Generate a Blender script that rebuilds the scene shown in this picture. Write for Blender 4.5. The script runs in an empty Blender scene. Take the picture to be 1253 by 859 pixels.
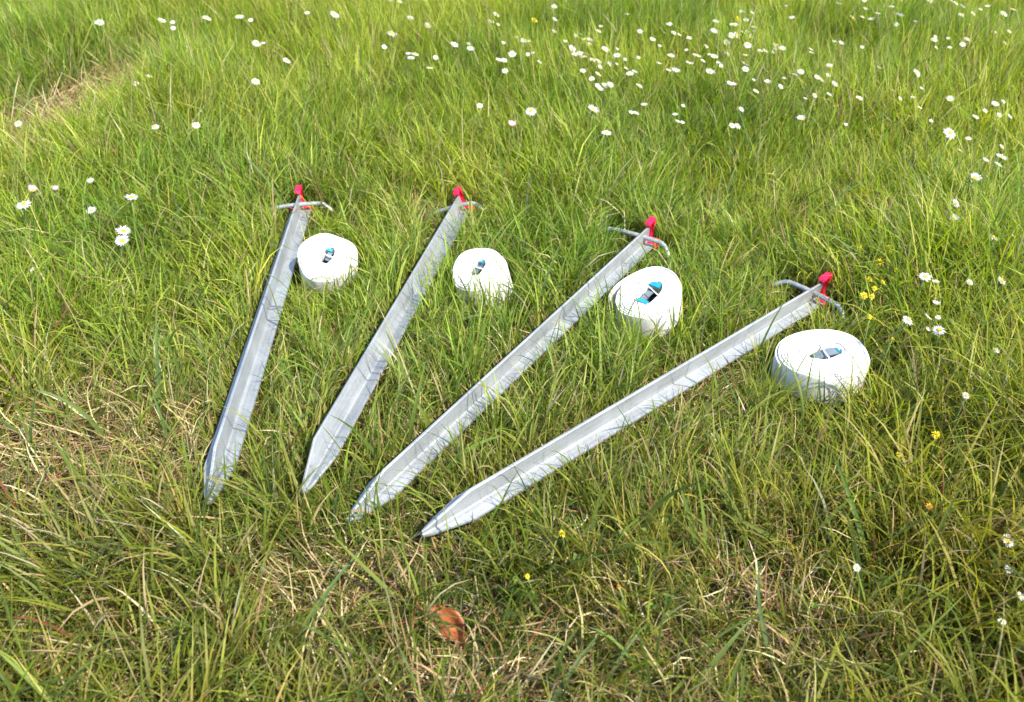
import bpy, bmesh, math, random
import numpy as np
from mathutils import Vector, Matrix, Euler, noise

S = bpy.context.scene
COL = S.collection
R = math.radians
random.seed(7)
rng = np.random.default_rng(11)

# ------------------------------------------------------------------ camera
CAM_H, PITCH, FPX, PW, PH = 0.55, R(36.0), 1000.0, 1253.0, 859.0
cd = bpy.data.cameras.new("camera")
cam = bpy.data.objects.new("camera", cd)
COL.objects.link(cam)
cam.location = (0, 0, CAM_H)
cam.rotation_euler = (R(90) - PITCH, 0, 0)
cd.sensor_fit = 'HORIZONTAL'
cd.sensor_width = 36.0
cd.lens = 36.0 * FPX / PW
cd.clip_start = 0.02
cd.clip_end = 1000
cd.dof.use_dof = True
cd.dof.focus_distance = 0.86
cd.dof.aperture_fstop = 10.0
S.camera = cam

# ------------------------------------------------------------------ light
SUN_EL = R(51)
SUN_DIR = Vector((0.80, -0.60, 0)).normalized() * math.cos(SUN_EL) + Vector((0, 0, math.sin(SUN_EL)))
w = bpy.data.worlds.new("World")
S.world = w
w.use_nodes = True
nt = w.node_tree
bg = nt.nodes["Background"]
sky = nt.nodes.new("ShaderNodeTexSky")
sky.sky_type = 'NISHITA'
sky.sun_disc = False
sky.sun_elevation = SUN_EL
sky.sun_rotation = math.atan2(SUN_DIR.x, SUN_DIR.y)
nt.links.new(sky.outputs[0], bg.inputs[0])
bg.inputs[1].default_value = 0.15
sd = bpy.data.lights.new("sun", 'SUN')
sd.energy = 3.3
sd.angle = R(0.6)
sd.color = (1.0, 0.93, 0.79)
so = bpy.data.objects.new("sun", sd)
COL.objects.link(so)
so.rotation_euler = SUN_DIR.to_track_quat('Z', 'Y').to_euler()
S.view_settings.view_transform = 'Standard'
S.view_settings.look = 'None'
S.view_settings.gamma = 1.0
S.view_settings.exposure = 1.85
S.view_settings.use_curve_mapping = False
S.cycles.max_bounces = 6
S.cycles.transmission_bounces = 4
S.cycles.diffuse_bounces = 4


# ------------------------------------------------------------------ helpers
def at(u, v, z=0.0):
    """the point of the place at height z that the photograph shows at pixel u, v"""
    x = (u - PW / 2) / FPX
    y = (PH / 2 - v) / FPX
    c, s = math.cos(PITCH), math.sin(PITCH)
    d = Vector((x, c + y * s, -s + y * c))
    t = (z - CAM_H) / d.z
    return Vector((d.x * t, d.y * t, z))


def depth(p):
    c, s = math.cos(PITCH), math.sin(PITCH)
    return p.y * c - (p.z - CAM_H) * s


def tag(o, label=None, cat=None, group=None, kind=None):
    if label: o['label'] = label
    if cat: o['category'] = cat
    if group: o['group'] = group
    if kind: o['kind'] = kind
    return o


def empty(name):
    o = bpy.data.objects.new(name, None)
    o.empty_display_size = 0.02
    COL.objects.link(o)
    return o


def mesh_obj(name, me, parent=None):
    o = bpy.data.objects.new(name, me)
    COL.objects.link(o)
    if parent: o.parent = parent
    return o


def bm_obj(name, bm, mat, parent=None, smooth=True):
    me = bpy.data.meshes.new(name)
    bmesh.ops.recalc_face_normals(bm, faces=bm.faces)
    bm.to_mesh(me)
    bm.free()
    for m in (mat if isinstance(mat, list) else [mat]):
        me.materials.append(m)
    if smooth:
        me.shade_smooth()
    return mesh_obj(name, me, parent)


def tube(bm, pts, rad, sides=8, cap=True, mi=0):
    """swept round bar through pts; rad a number or one per point"""
    pts = [Vector(p) for p in pts]
    rings = []
    up = Vector((0.13, 0.21, 0.97))
    for i, p in enumerate(pts):
        t = (pts[min(i + 1, len(pts) - 1)] - pts[max(i - 1, 0)]).normalized()
        a = t.cross(up)
        if a.length < 1e-3: a = t.cross(Vector((1, 0, 0)))
        a.normalize()
        b = t.cross(a).normalized()
        r = rad[i] if isinstance(rad, (list, tuple)) else rad
        rings.append([bm.verts.new(p + (a * math.cos(2 * math.pi * k / sides) + b * math.sin(2 * math.pi * k / sides)) * r)
                      for k in range(sides)])
    for i in range(len(rings) - 1):
        for k in range(sides):
            f = bm.faces.new((rings[i][k], rings[i][(k + 1) % sides], rings[i + 1][(k + 1) % sides], rings[i + 1][k]))
            f.material_index = mi
    if cap:
        for rg in (rings[0], rings[-1]):
            f = bm.faces.new(rg)
            f.material_index = mi


def ground_z(x, y):
    """gentle unevenness of the lawn soil, works on arrays"""
    return (0.006 * np.sin(3.1 * x + 1.3) * np.cos(2.3 * y + .4) + 0.004 * np.sin(9.7 * x + 2.0 * y)
            + 0.003 * np.cos(14.3 * y - 5.1 * x + 1.0) - 0.004)


# ------------------------------------------------------------------ materials
def new_mat(name):
    m = bpy.data.materials.new(name)
    m.use_nodes = True
    n = m.node_tree
    return m, n, n.nodes["Principled BSDF"], n.nodes["Material Output"]


def N(n, t, **kw):
    x = n.nodes.new(t)
    for k, v in kw.items():
        if k in x.inputs.keys():
            x.inputs[k].default_value = v
        else:
            setattr(x, k, v)
    return x


def ramp(n, fac, stops):
    r = n.nodes.new("ShaderNodeValToRGB")
    e = r.color_ramp.elements
    while len(e) < len(stops): e.new(0.5)
    for i, (p, c) in enumerate(stops):
        e[i].position = p
        e[i].color = (*c, 1) if len(c) == 3 else c
    n.links.new(fac, r.inputs[0])
    return r.outputs[0]


def mat_soil():
    m, n, p, out = new_mat("soil")
    geo = N(n, "ShaderNodeNewGeometry")
    a = N(n, "ShaderNodeTexNoise", Scale=38.0, Detail=8.0, Roughness=0.7)
    b = N(n, "ShaderNodeTexNoise", Scale=5.0, Detail=4.0)
    n.links.new(geo.outputs["Position"], a.inputs["Vector"])
    n.links.new(geo.outputs["Position"], b.inputs["Vector"])
    c1 = ramp(n, a.outputs["Fac"], [(0.3, (.030, .020, .012)), (0.5, (.075, .052, .028)), (0.7, (.15, .11, .055))])
    c2 = ramp(n, a.outputs["Fac"], [(0.3, (.030, .040, .010)), (0.55, (.060, .085, .018)), (0.75, (.13, .13, .05))])
    f = ramp(n, b.outputs["Fac"], [(0.42, (0, 0, 0)), (0.58, (1, 1, 1))])
    # the open lawn further off is closed turf
    ln = N(n, "ShaderNodeVectorMath", operation='LENGTH')
    n.links.new(geo.outputs["Position"], ln.inputs[0])
    mr = N(n, "ShaderNodeMapRange")
    mr.inputs[1].default_value = 3.0
    mr.inputs[2].default_value = 5.0
    n.links.new(ln.outputs["Value"], mr.inputs[0])
    mx0 = N(n, "ShaderNodeMath", operation='MAXIMUM')
    n.links.new(f, mx0.inputs[0])
    n.links.new(mr.outputs[0], mx0.inputs[1])
    mx = N(n, "ShaderNodeMix", data_type='RGBA')
    n.links.new(mx0.outputs[0], mx.inputs[0])
    n.links.new(c1, mx.inputs[6])
    n.links.new(c2, mx.inputs[7])
    n.links.new(mx.outputs[2], p.inputs["Base Color"])
    p.inputs["Roughness"].default_value = 0.95
    p.inputs["Specular IOR Level"].default_value = 0.1
    bu = N(n, "ShaderNodeBump", Strength=0.9, Distance=0.006)
    n.links.new(a.outputs["Fac"], bu.inputs["Height"])
    n.links.new(bu.outputs[0], p.inputs["Normal"])
    return m


def mat_blade(name, rough, trans, spec):
    m, n, p, out = new_mat(name)
    at_ = N(n, "ShaderNodeAttribute", attribute_name="tint")
    geo = N(n, "ShaderNodeNewGeometry")
    no = N(n, "ShaderNodeTexNoise", Scale=160.0, Detail=2.0)
    n.links.new(geo.outputs["Position"], no.inputs["Vector"])
    hs = N(n, "ShaderNodeHueSaturation")
    mr = N(n, "ShaderNodeMapRange")
    mr.inputs[3].default_value = 0.78
    mr.inputs[4].default_value = 1.22
    n.links.new(no.outputs["Fac"], mr.inputs[0])
    n.links.new(mr.outputs[0], hs.inputs["Value"])
    n.links.new(at_.outputs["Color"], hs.inputs["Color"])
    n.links.new(hs.outputs[0], p.inputs["Base Color"])
    p.inputs["Roughness"].default_value = rough
    p.inputs["Specular IOR Level"].default_value = spec
    tr = N(n, "ShaderNodeBsdfTranslucent")
    g = N(n, "ShaderNodeHueSaturation")
    g.inputs["Hue"].default_value = 0.49
    g.inputs["Saturation"].default_value = 1.1
    g.inputs["Value"].default_value = 1.35
    n.links.new(hs.outputs[0], g.inputs["Color"])
    n.links.new(g.outputs[0], tr.inputs["Color"])
    mx = N(n, "ShaderNodeMixShader")
    mx.inputs[0].default_value = trans
    n.links.new(p.outputs[0], mx.inputs[1])
    n.links.new(tr.outputs[0], mx.inputs[2])
    n.links.new(mx.outputs[0], out.inputs[0])
    return m


def mat_galv():
    m, n, p, out = new_mat("galvanised_steel")
    tc = N(n, "ShaderNodeTexCoord")
    vo = N(n, "ShaderNodeTexVoronoi", Scale=170.0)
    n.links.new(tc.outputs["Object"], vo.inputs["Vector"])
    no = N(n, "ShaderNodeTexNoise", Scale=900.0, Detail=3.0)
    n.links.new(tc.outputs["Object"], no.inputs["Vector"])
    mp = N(n, "ShaderNodeMapping")
    mp.inputs["Scale"].default_value = (260, 9, 260)
    n.links.new(tc.outputs["Object"], mp.inputs["Vector"])
    st = N(n, "ShaderNodeTexNoise", Scale=1.0, Detail=4.0)
    n.links.new(mp.outputs[0], st.inputs["Vector"])
    big = N(n, "ShaderNodeTexNoise", Scale=22.0, Detail=5.0)
    n.links.new(tc.outputs["Object"], big.inputs["Vector"])
    s1 = N(n, "ShaderNodeMath", operation='ADD')
    n.links.new(st.outputs["Fac"], s1.inputs[0])
    n.links.new(no.outputs["Fac"], s1.inputs[1])
    s2 = N(n, "ShaderNodeMath", operation='ADD')
    n.links.new(s1.outputs[0], s2.inputs[0])
    n.links.new(big.outputs["Fac"], s2.inputs[1])
    s3 = N(n, "ShaderNodeMath", operation='MULTIPLY')
    s3.inputs[1].default_value = 1 / 3
    n.links.new(s2.outputs[0], s3.inputs[0])
    c = ramp(n, s3.outputs[0], [(0.36, (.175, .186, .192)), (0.5, (.275, .291, .302)), (0.64, (.36, .38, .395))])
    n.links.new(c, p.inputs["Base Color"])
    p.inputs["Metallic"].default_value = 0.55
    rr = N(n, "ShaderNodeMapRange")
    rr.inputs[3].default_value = 0.46
    rr.inputs[4].default_value = 0.66
    n.links.new(vo.outputs["Color"], rr.inputs[0])
    n.links.new(rr.outputs[0], p.inputs["Roughness"])
    bu = N(n, "ShaderNodeBump", Strength=0.35, Distance=0.0006)
    n.links.new(s3.outputs[0], bu.inputs["Height"])
    n.links.new(bu.outputs[0], p.inputs["Normal"])
    return m


def mat_plain(name, col, rough=0.5, spec=0.5, scale=120.0, amt=0.12, bump=0.0, metal=0.0):
    m, n, p, out = new_mat(name)
    tc = N(n, "ShaderNodeTexCoord")
    no = N(n, "ShaderNodeTexNoise", Scale=scale, Detail=4.0)
    n.links.new(tc.outputs["Object"], no.inputs["Vector"])
    lo = tuple(c * (1 - amt) for c in col)
    hi = tuple(min(1, c * (1 + amt)) for c in col)
    n.links.new(ramp(n, no.outputs["Fac"], [(0.3, lo), (0.7, hi)]), p.inputs["Base Color"])
    p.inputs["Roughness"].default_value = rough
    p.inputs["Specular IOR Level"].default_value = spec
    p.inputs["Metallic"].default_value = metal
    if bump:
        bu = N(n, "ShaderNodeBump", Strength=bump, Distance=0.001)
        n.links.new(no.outputs["Fac"], bu.inputs["Height"])
        n.links.new(bu.outputs[0], p.inputs["Normal"])
    return m


def mat_strap():
    m, n, p, out = new_mat("white_webbing")
    tc = N(n, "ShaderNodeTexCoord")
    wv = N(n, "ShaderNodeTexWave", Scale=260.0, Distortion=1.5)
    wv.bands_direction = 'Z'
    n.links.new(tc.outputs["Object"], wv.inputs["Vector"])
    no = N(n, "ShaderNodeTexNoise", Scale=70.0, Detail=5.0)
    n.links.new(tc.outputs["Object"], no.inputs["Vector"])
    n.links.new(ramp(n, no.outputs["Fac"], [(0.28, (.42, .41, .37)), (0.40, (.53, .52, .50)), (0.7, (.60, .595, .58))]), p.inputs["Base Color"])
    p.inputs["Roughness"].default_value = 0.75
    p.inputs["Sheen Weight"].default_value = 0.2
    bu = N(n, "ShaderNodeBump", Strength=0.35, Distance=0.0005)
    n.links.new(wv.outputs["Fac"], bu.inputs["Height"])
    n.links.new(bu.outputs[0], p.inputs["Normal"])
    return m


def mat_petal(name, col):
    m, n, p, out = new_mat(name)
    p.inputs["Base Color"].default_value = (*col, 1)
    p.inputs["Roughness"].default_value = 0.6
    tr = N(n, "ShaderNodeBsdfTranslucent")
    tr.inputs[0].default_value = (*col, 1)
    mx = N(n, "ShaderNodeMixShader")
    mx.inputs[0].default_value = 0.3
    n.links.new(p.outputs[0], mx.inputs[1])
    n.links.new(tr.outputs[0], mx.inputs[2])
    n.links.new(mx.outputs[0], out.inputs[0])
    return m


M_SOIL = mat_soil()
M_GRASS = mat_blade("grass_blade", 0.5, 0.46, 0.22)
M_STRAW = mat_blade("dry_blade", 0.7, 0.15, 0.2)
M_GALV = mat_galv()
M_RED = mat_plain("red_plastic", (.80, .005, .05), 0.35, 0.5, 200, .1)
M_STRAP = mat_strap()
M_TAG = mat_plain("grey_tag", (.105, .135, .155), 0.4, 0.5, 90, .2)
M_TEAL = mat_plain("teal_stitching", (.006, .19, .26), 0.5, 0.4, 300, .2)
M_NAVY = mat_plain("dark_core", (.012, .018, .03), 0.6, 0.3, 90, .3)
M_CORD = mat_plain("cream_cord", (.72, .68, .58), 0.8, 0.2, 300, .15)
M_PETAL = mat_petal("white_petal", (.54, .53, .53))
M_PINK = mat_petal("pinkish_petal", (.62, .42, .46))
M_DISC = mat_plain("yellow_disc", (.62, .40, .02), 0.8, 0.2, 900, .3, 0.6)
M_STEM = mat_plain("green_stem", (.10, .15, .035), 0.6, 0.3, 300, .2)
M_YEL = mat_petal("yellow_petal", (.68, .52, .015))
M_ORG = mat_petal("amber_petal", (.55, .30, .02))
M_LEAF = None

# ------------------------------------------------------------------ ground
def build_ground():
    fine = np.arange(-3.0, 5.0001, 0.05)
    outer = np.geomspace(0.1, 320, 22)
    xs = np.concatenate([-4.0 - outer[::-1] + 1.0, fine - 1.0 + 0.0, 4.0 + outer])
    xs = np.unique(np.round(xs, 4))
    ys = np.unique(np.round(np.concatenate([-3.0 - outer[::-1], fine, 5.0 + outer]), 4))
    X, Y = np.meshgrid(xs, ys)
    Z = ground_z(X, Y)
    far = np.hypot(X, Y)
    Z = Z * np.clip(1.5 - far / 12, 0, 1) - 0.0 * far
    v = np.stack([X, Y, Z], -1).reshape(-1, 3)
    nx, ny = len(xs), len(ys)
    i = np.arange(nx * ny).reshape(ny, nx)
    f = np.stack([i[:-1, :-1], i[:-1, 1:], i[1:, 1:], i[1:, :-1]], -1).reshape(-1, 4)
    me = bpy.data.meshes.new("ground")
    me.from_pydata(v.tolist(), [], f.tolist())
    me.materials.append(M_SOIL)
    me.shade_smooth()
    o = mesh_obj("ground", me)
    tag(o, "uneven lawn soil under the grass", None, None, 'structure')


build_ground()

# ------------------------------------------------------------------ ground pegs (stakes)
FW, WH, TH = 0.0148, 0.0228, 0.0029      # half flange, web height, steel thickness
BLOCK = []                               # what the grass has to grow round


def build_stake_shaft(L):
    """T section bar ending in a point: flange flat, web upright, both cut to the tip"""
    bm = bmesh.new()
    taper = 0.050
    ys = [0.0, 0.003, 0.008, 0.020, 0.034, 0.046, taper, 0.12, 0.2, 0.3, 0.4, 0.5, L - 0.03, L]
    fil = 0.0011
    rings = []
    for y in ys:
        k = min(1.0, y / taper)
        hw = 0.0034 + (FW - 0.0034) * min(1.0, y / 0.046)
        wh = TH + 0.0015 + (WH - TH - 0.0015) * min(1.0, max(0, (y + 0.006)) / (taper + .006))
        t2 = TH / 2
        prof = [(-hw, 0), (hw, 0), (hw + .0003, TH * .5), (hw, TH), (t2 + fil, TH + .0001), (t2 + fil * .3, TH + fil * .3), (t2, TH + fil),
                (t2, wh - .0006), (t2 - .0006, wh), (-t2 + .0006, wh), (-t2, wh - .0006), (-t2, TH + fil),
                (-t2 - fil * .3, TH + fil * .3), (-t2 - fil, TH + .0001), (-hw, TH), (-hw - .0003, TH * .5)]
        if y < 0.007:
            prof = [(a, min(b, max(wh, TH))) if b > TH else (a, b) for a, b in prof]
            s = 0.6 + 0.4 * y / 0.007
            prof = [(a * s, b) for a, b in prof]
        rings.append([bm.verts.new((a, y, b)) for a, b in prof])
    n = len(rings[0])
    for i in range(len(rings) - 1):
        for k in range(n):
            bm.faces.new((rings[i][k], rings[i][(k + 1) % n], rings[i + 1][(k + 1) % n], rings[i + 1][k]))
    for rg in (rings[0], rings[-1]):
        bm.faces.new(rg)
    return bm


def prism(bm, prof, axis, a, b):
    """closed outline prof extruded from a to b along an axis"""
    def P(p, t):
        return {'x': (t, p[0], p[1]), 'y': (p[0], t, p[1])}[axis]
    A = [bm.verts.new(P(p, a)) for p in prof]
    B = [bm.verts.new(P(p, b)) for p in prof]
    k = len(prof)
    for i in range(k):
        bm.faces.new((A[i], A[(i + 1) % k], B[(i + 1) % k], B[i]))
    bm.faces.new(A)
    bm.faces.new(B)


def make_stake(L, rod_half, rod_bend, rod_shift, rod_twist, label):
    root = empty("ground_stake")
    tag(root, label, "ground stake", "galvanised stakes laid side by side on the grass")
    sh = bm_obj("shaft", build_stake_shaft(L), M_GALV, root, smooth=False)
    # cross handle: round bar through the web, its ends bent over
    y0, z0 = L - 0.016, TH + 0.0085
    pts = []
    half = rod_half
    for i in range(25):
        t = -1 + 2 * i / 24
        x = t * half + rod_shift
        e = max(0, abs(t) - 0.62) / 0.38
        pts.append((x, y0 - e * e * rod_bend * (1 if t > 0 else .8) + t * rod_twist,
                    z0 - e * e * 0.012 * (1.2 if t > 0 else .8) + 0.002 * math.cos(t * 2)))
    bm = bmesh.new()
    rr = [0.0033 + 0.00025 * math.sin(i * 2.3) for i in range(25)]
    tube(bm, pts, rr, 10)
    bm_obj("cross_bar", bm, M_GALV, root)
    # red plastic end cap: stem with a hooked head over the web, arms over the flange
    bm = bmesh.new()
    prof = [(L + .0005, -.001), (L + .0075, -.003), (L + .0068, .006), (L + .0100, .018), (L + .0128, .0275), (L + .0125, .0315),
            (L + .0100, .0325), (L - .0046, .0300), (L - .0062, .0262), (L - .0035, .0245), (L + .0022, .0240), (L + .0014, .0150)]
    prism(bm, prof, 'x', -.0040, .0040)
    prof = [(L - .010, -.0042), (L + .009, -.0042), (L + .0095, .0005), (L + .0065, .0050), (L + .0015, .0062), (L + .0005, TH + .0012), (L - .010, TH + .0012)]
    prism(bm, [(a, b) for a, b in prof], 'x', -.0155, -.0034)
    prism(bm, [(a, b) for a, b in prof], 'x', .0034, .0155)
    bmesh.ops.bevel(bm, geom=list(bm.edges), offset=.0005, segments=2, affect='EDGES', profile=.6)
    cp = bm_obj("end_cap", bm, M_RED, root)
    return root


STAKE_L = 0.605
stakes = [   # tip pixel, end pixel, height of tip, roll, bend, shift, twist, label
    ((256, 617), (370, 255), .022, R(-4), .051, .005, -.003, .001,
     "leftmost grey metal stake, pointing almost straight away, beside the small round white strap roll"),
    ((373, 604), (568, 256), .020, R(-22), .053, .008, -.014, -.002,
     "second grey metal stake from the left, its red capped end behind the grass-covered white roll"),
    ((425, 641), (792, 295), .012, R(1), .056, .012, -.011, .002,
     "third grey metal stake from the left, its pointed tip hidden behind upright grass blades"),
    ((516, 656), (1000, 364), .024, R(4), .050, .012, .001, .003,
     "rightmost grey metal stake, lying most slanted, its bare pointed tip nearest the bottom"),
]
for (tp, ep, zt, roll, half, bend, shift, tw, label) in stakes:
    a = at(*tp, zt)
    best = None
    for k in range(121):
        z = 0.005 + k * 0.0005
        b = at(*ep, z)
        e = abs((b - a).length - STAKE_L) + 0.15 * abs(z - .03)
        if best is None or e < best[0]: best = (e, b)
    b = best[1]
    L = (b - a).length
    st = make_stake(L, half, bend, shift, tw, label)
    yv = (b - a).normalized()
    xv = yv.cross(Vector((0, 0, 1))).normalized()
    zv = xv.cross(yv)
    rot = Matrix((xv, yv, zv)).transposed() @ Matrix.Rotation(roll, 3, 'Y')
    st.matrix_world = Matrix.Translation(a) @ rot.to_4x4()
    BLOCK.append(('stake', np.array((Matrix.Translation(a) @ rot.to_4x4()).inverted()), L))


# ------------------------------------------------------------------ strap rolls
def build_coil(Rx, Ry, hole_a, hole_b, H, turns, loose, seed):
    rs = random.Random(seed)
    bm = bmesh.new()
    per = 84
    n = int(turns * per)
    ph = [rs.uniform(0, 6.28) for _ in range(4)]
    jj = .0011 if turns > 10 or loose else .0008
    zj = [rs.uniform(-jj, jj) for _ in range(int(turns) + 3)]
    prev = None
    pitch = 1.0 / turns
    half = (0.395 if turns > 10 or loose else 0.42) * (min(Rx, Ry) - hole_b) / turns
    for i in range(n + 1):
        th = 2 * math.pi * i / per
        f = i / n
        a = hole_a + (Rx - hole_a) * f
        b = hole_b + (Ry - hole_b) * f
        k = 0.0013 * math.sin(2 * th + ph[0]) * f + .0016 * math.sin(3 * th + ph[1]) * f + .0007 * math.sin(5 * th + ph[3]) * f
        lo = 0
        if loose and f > 1 - 0.55 / turns:
            lo = loose * ((f - (1 - 0.55 / turns)) * turns / .55) ** 2
        c, s = math.cos(th), math.sin(th)
        ex = 1.0 - .18 * (1 - f)
        px = (a + k + lo) * math.copysign(abs(c) ** ex, c)
        py = (b + k + lo) * math.copysign(abs(s) ** ex, s)
        nx_, ny_ = c / max(a, 1e-4), s / max(b, 1e-4)
        l = math.hypot(nx_, ny_)
        nx_, ny_ = nx_ / l, ny_ / l
        ti = i / per
        j0 = zj[int(ti)]; j1 = zj[int(ti) + 1]
        dz = j0 + (j1 - j0) * (ti - int(ti)) + .0006 * math.sin(5 * th + ph[2])
        dome = -0.0018 * f * f - 0.0026 * f ** 6
        hw = half
        zt = H + dz + dome
        zb = dz * .5
        cr = .0007 + .0011 * f ** 4
        ring = [bm.verts.new((px - nx_ * hw, py - ny_ * hw, zb)), bm.verts.new((px + nx_ * hw, py + ny_ * hw, zb)),
                bm.verts.new((px + nx_ * hw, py + ny_ * hw, zt - cr)), bm.verts.new((px + nx_ * hw * .5, py + ny_ * hw * .5, zt)),
                bm.verts.new((px - nx_ * hw * .5, py - ny_ * hw * .5, zt)), bm.verts.new((px - nx_ * hw, py - ny_ * hw, zt - cr))]
        if prev:
            for q in range(6):
                bm.faces.new((prev[q], prev[(q + 1) % 6], ring[(q + 1) % 6], ring[q]))
        else:
            bm.faces.new(ring)
        prev = ring
    bm.faces.new(prev)
    return bm


def slab(bm, cx, cy, cz, lx, ly, lz, tilt=0.0, yaw=0.0, bow=0.0):
    """thin bowed plate"""
    g = bmesh.ops.create_grid(bm, x_segments=8, y_segments=4, size=0.5)['verts']
    ext = bmesh.ops.extrude_face_region(bm, geom=list({f for v in g for f in v.link_faces}))
    top = [e for e in ext['geom'] if isinstance(e, bmesh.types.BMVert)]
    for v in g: v.co.z = 0
    for v in top: v.co.z = 1
    mt = Matrix.Rotation(yaw, 4, 'Z') @ Matrix.Rotation(tilt, 4, 'Y')
    for v in list(g) + top:
        x, y, z = v.co.x, v.co.y, v.co.z
        p = Vector((x * lx, y * ly, z * lz - bow * (4 * x * x)))
        p = mt @ p
        v.co = p + Vector((cx, cy, cz))


rolls = [   # top pixel centre, width px, height m, yaw of slot, tilt vector(x,y), ovality, hole, loose, label
    dict(c=(400, 312), d=72, H=.034, base=.010, yaw=R(78), tilt=(R(27), R(9)), oval=.97, hole=(.0105, .0048), turns=9.6, loose=0,
         label="smallest-looking round white webbing roll, farthest left, beside the leftmost stake"),
    dict(c=(584, 327), d=75, H=.050, base=.0, yaw=R(62), tilt=(R(17), R(-11)), oval=.88, hole=(.0105, .005), turns=9.3, loose=0,
         label="white webbing roll half covered by grass blades, second from the left"),
    dict(c=(794, 357), d=91, H=.039, base=.002, yaw=R(52), tilt=(R(13), R(-8)), oval=.86, hole=(.018, .0085), turns=9.34, loose=.007,
         label="oval white webbing roll with a loose outer end and a wide dark centre opening"),
    dict(c=(1009, 430), d=110, H=.035, base=.001, yaw=R(14), tilt=(R(3), R(-3)), oval=.96, hole=(.016, .0066), turns=10.5, loose=0,
         label="largest white webbing roll, lying flat at the right of the rightmost stake"),
]
for i, q in enumerate(rolls):
    z_top = q['base'] + q['H']
    p = at(*q['c'], z_top)
    Rr = q['d'] * depth(p) / FPX / 2
    root = empty("strap_roll")
    tag(root, q['label'], "strap roll", "rolls of white webbing beside the stakes")
    a_, b_ = q['hole']
    Rx, Ry = Rr, Rr * q['oval']
    H = q['H']
    bm_obj("webbing_coil", build_coil(Rx, Ry, a_ + .002, b_ + .002, H, q['turns'], q['loose'], 5 + i), M_STRAP, root).data.set_sharp_from_angle(angle=R(38))
    # folded core seen in the centre: dark hollow, grey tag plate, teal stitched ends, cord across
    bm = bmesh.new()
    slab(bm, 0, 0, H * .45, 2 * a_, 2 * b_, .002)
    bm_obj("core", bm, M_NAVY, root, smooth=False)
    bm = bmesh.new()
    if i == 2:
        slab(bm, a_ * .12, b_ * .45, H - .010, a_ * 1.55, b_ * .9, .0015, R(8), 0, .002)
    else:
        slab(bm, a_ * (.22, .1, 0, .12)[i], b_ * (-.3, .2, 0, 0)[i], H - (.0055, .0045, 0, .0035)[i], a_ * (1.2, 1.6, 0, 1.62)[i], b_ * (1.2, 1.3, 0, 1.6)[i], .0015, R((-10, 14, 0, -6)[i]), 0, .0015)
    bm_obj("grey_tag", bm, M_TAG, root, smooth=False)
    bm = bmesh.new()
    tf = (.34, .26, .36, .12)[i]
    slab(bm, a_ * (1.09 - tf / 2), b_ * .1, H - .0035, a_ * tf, b_ * (1.7, 1.2, 1.7, 1.5)[i], .0022, R((-12, 8, -12, -20)[i]), 0, 0)
    if i == 2:
        slab(bm, -a_ * .95, -b_ * .1, H - .0025, a_ * .36, b_ * 1.6, .003, R(14), 0, 0)
    bm_obj("teal_trim", bm, M_TEAL, root, smooth=False)
    bm = bmesh.new()
    if i == 2:
        pts = [(-Rx * .1, -Ry * .72 + .0, H + .0012), (-Rx * .02, -Ry * .3, H + .002), (Rx * .1, 0, H + .0018), (Rx * .2, Ry * .4, H + .001), (Rx * .26, Ry * .9, H - .001)]
        tube(bm, pts, .0008, 6)
    else:
        pts = [(-a_ * .1 + a_ * .2 * t, -b_ * 1.8 + 3.6 * b_ * t, H + .0006 - .0012 * math.sin(math.pi * t)) for t in (0, .25, .5, .75, 1)]
        tube(bm, pts, .0008, 6)
    bm_obj("cord", bm, M_CORD, root)
    rot = Euler((q['tilt'][0], q['tilt'][1], 0)).to_matrix() @ Matrix.Rotation(q['yaw'], 3, 'Z')
    mw = Matrix.Translation(p) @ rot.to_4x4() @ Matrix.Translation((0, 0, -H))
    root.matrix_world = mw
    BLOCK.append(('roll', np.array(mw.inverted()), Rr, q['base'], H, (p.x, p.y)))

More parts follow.
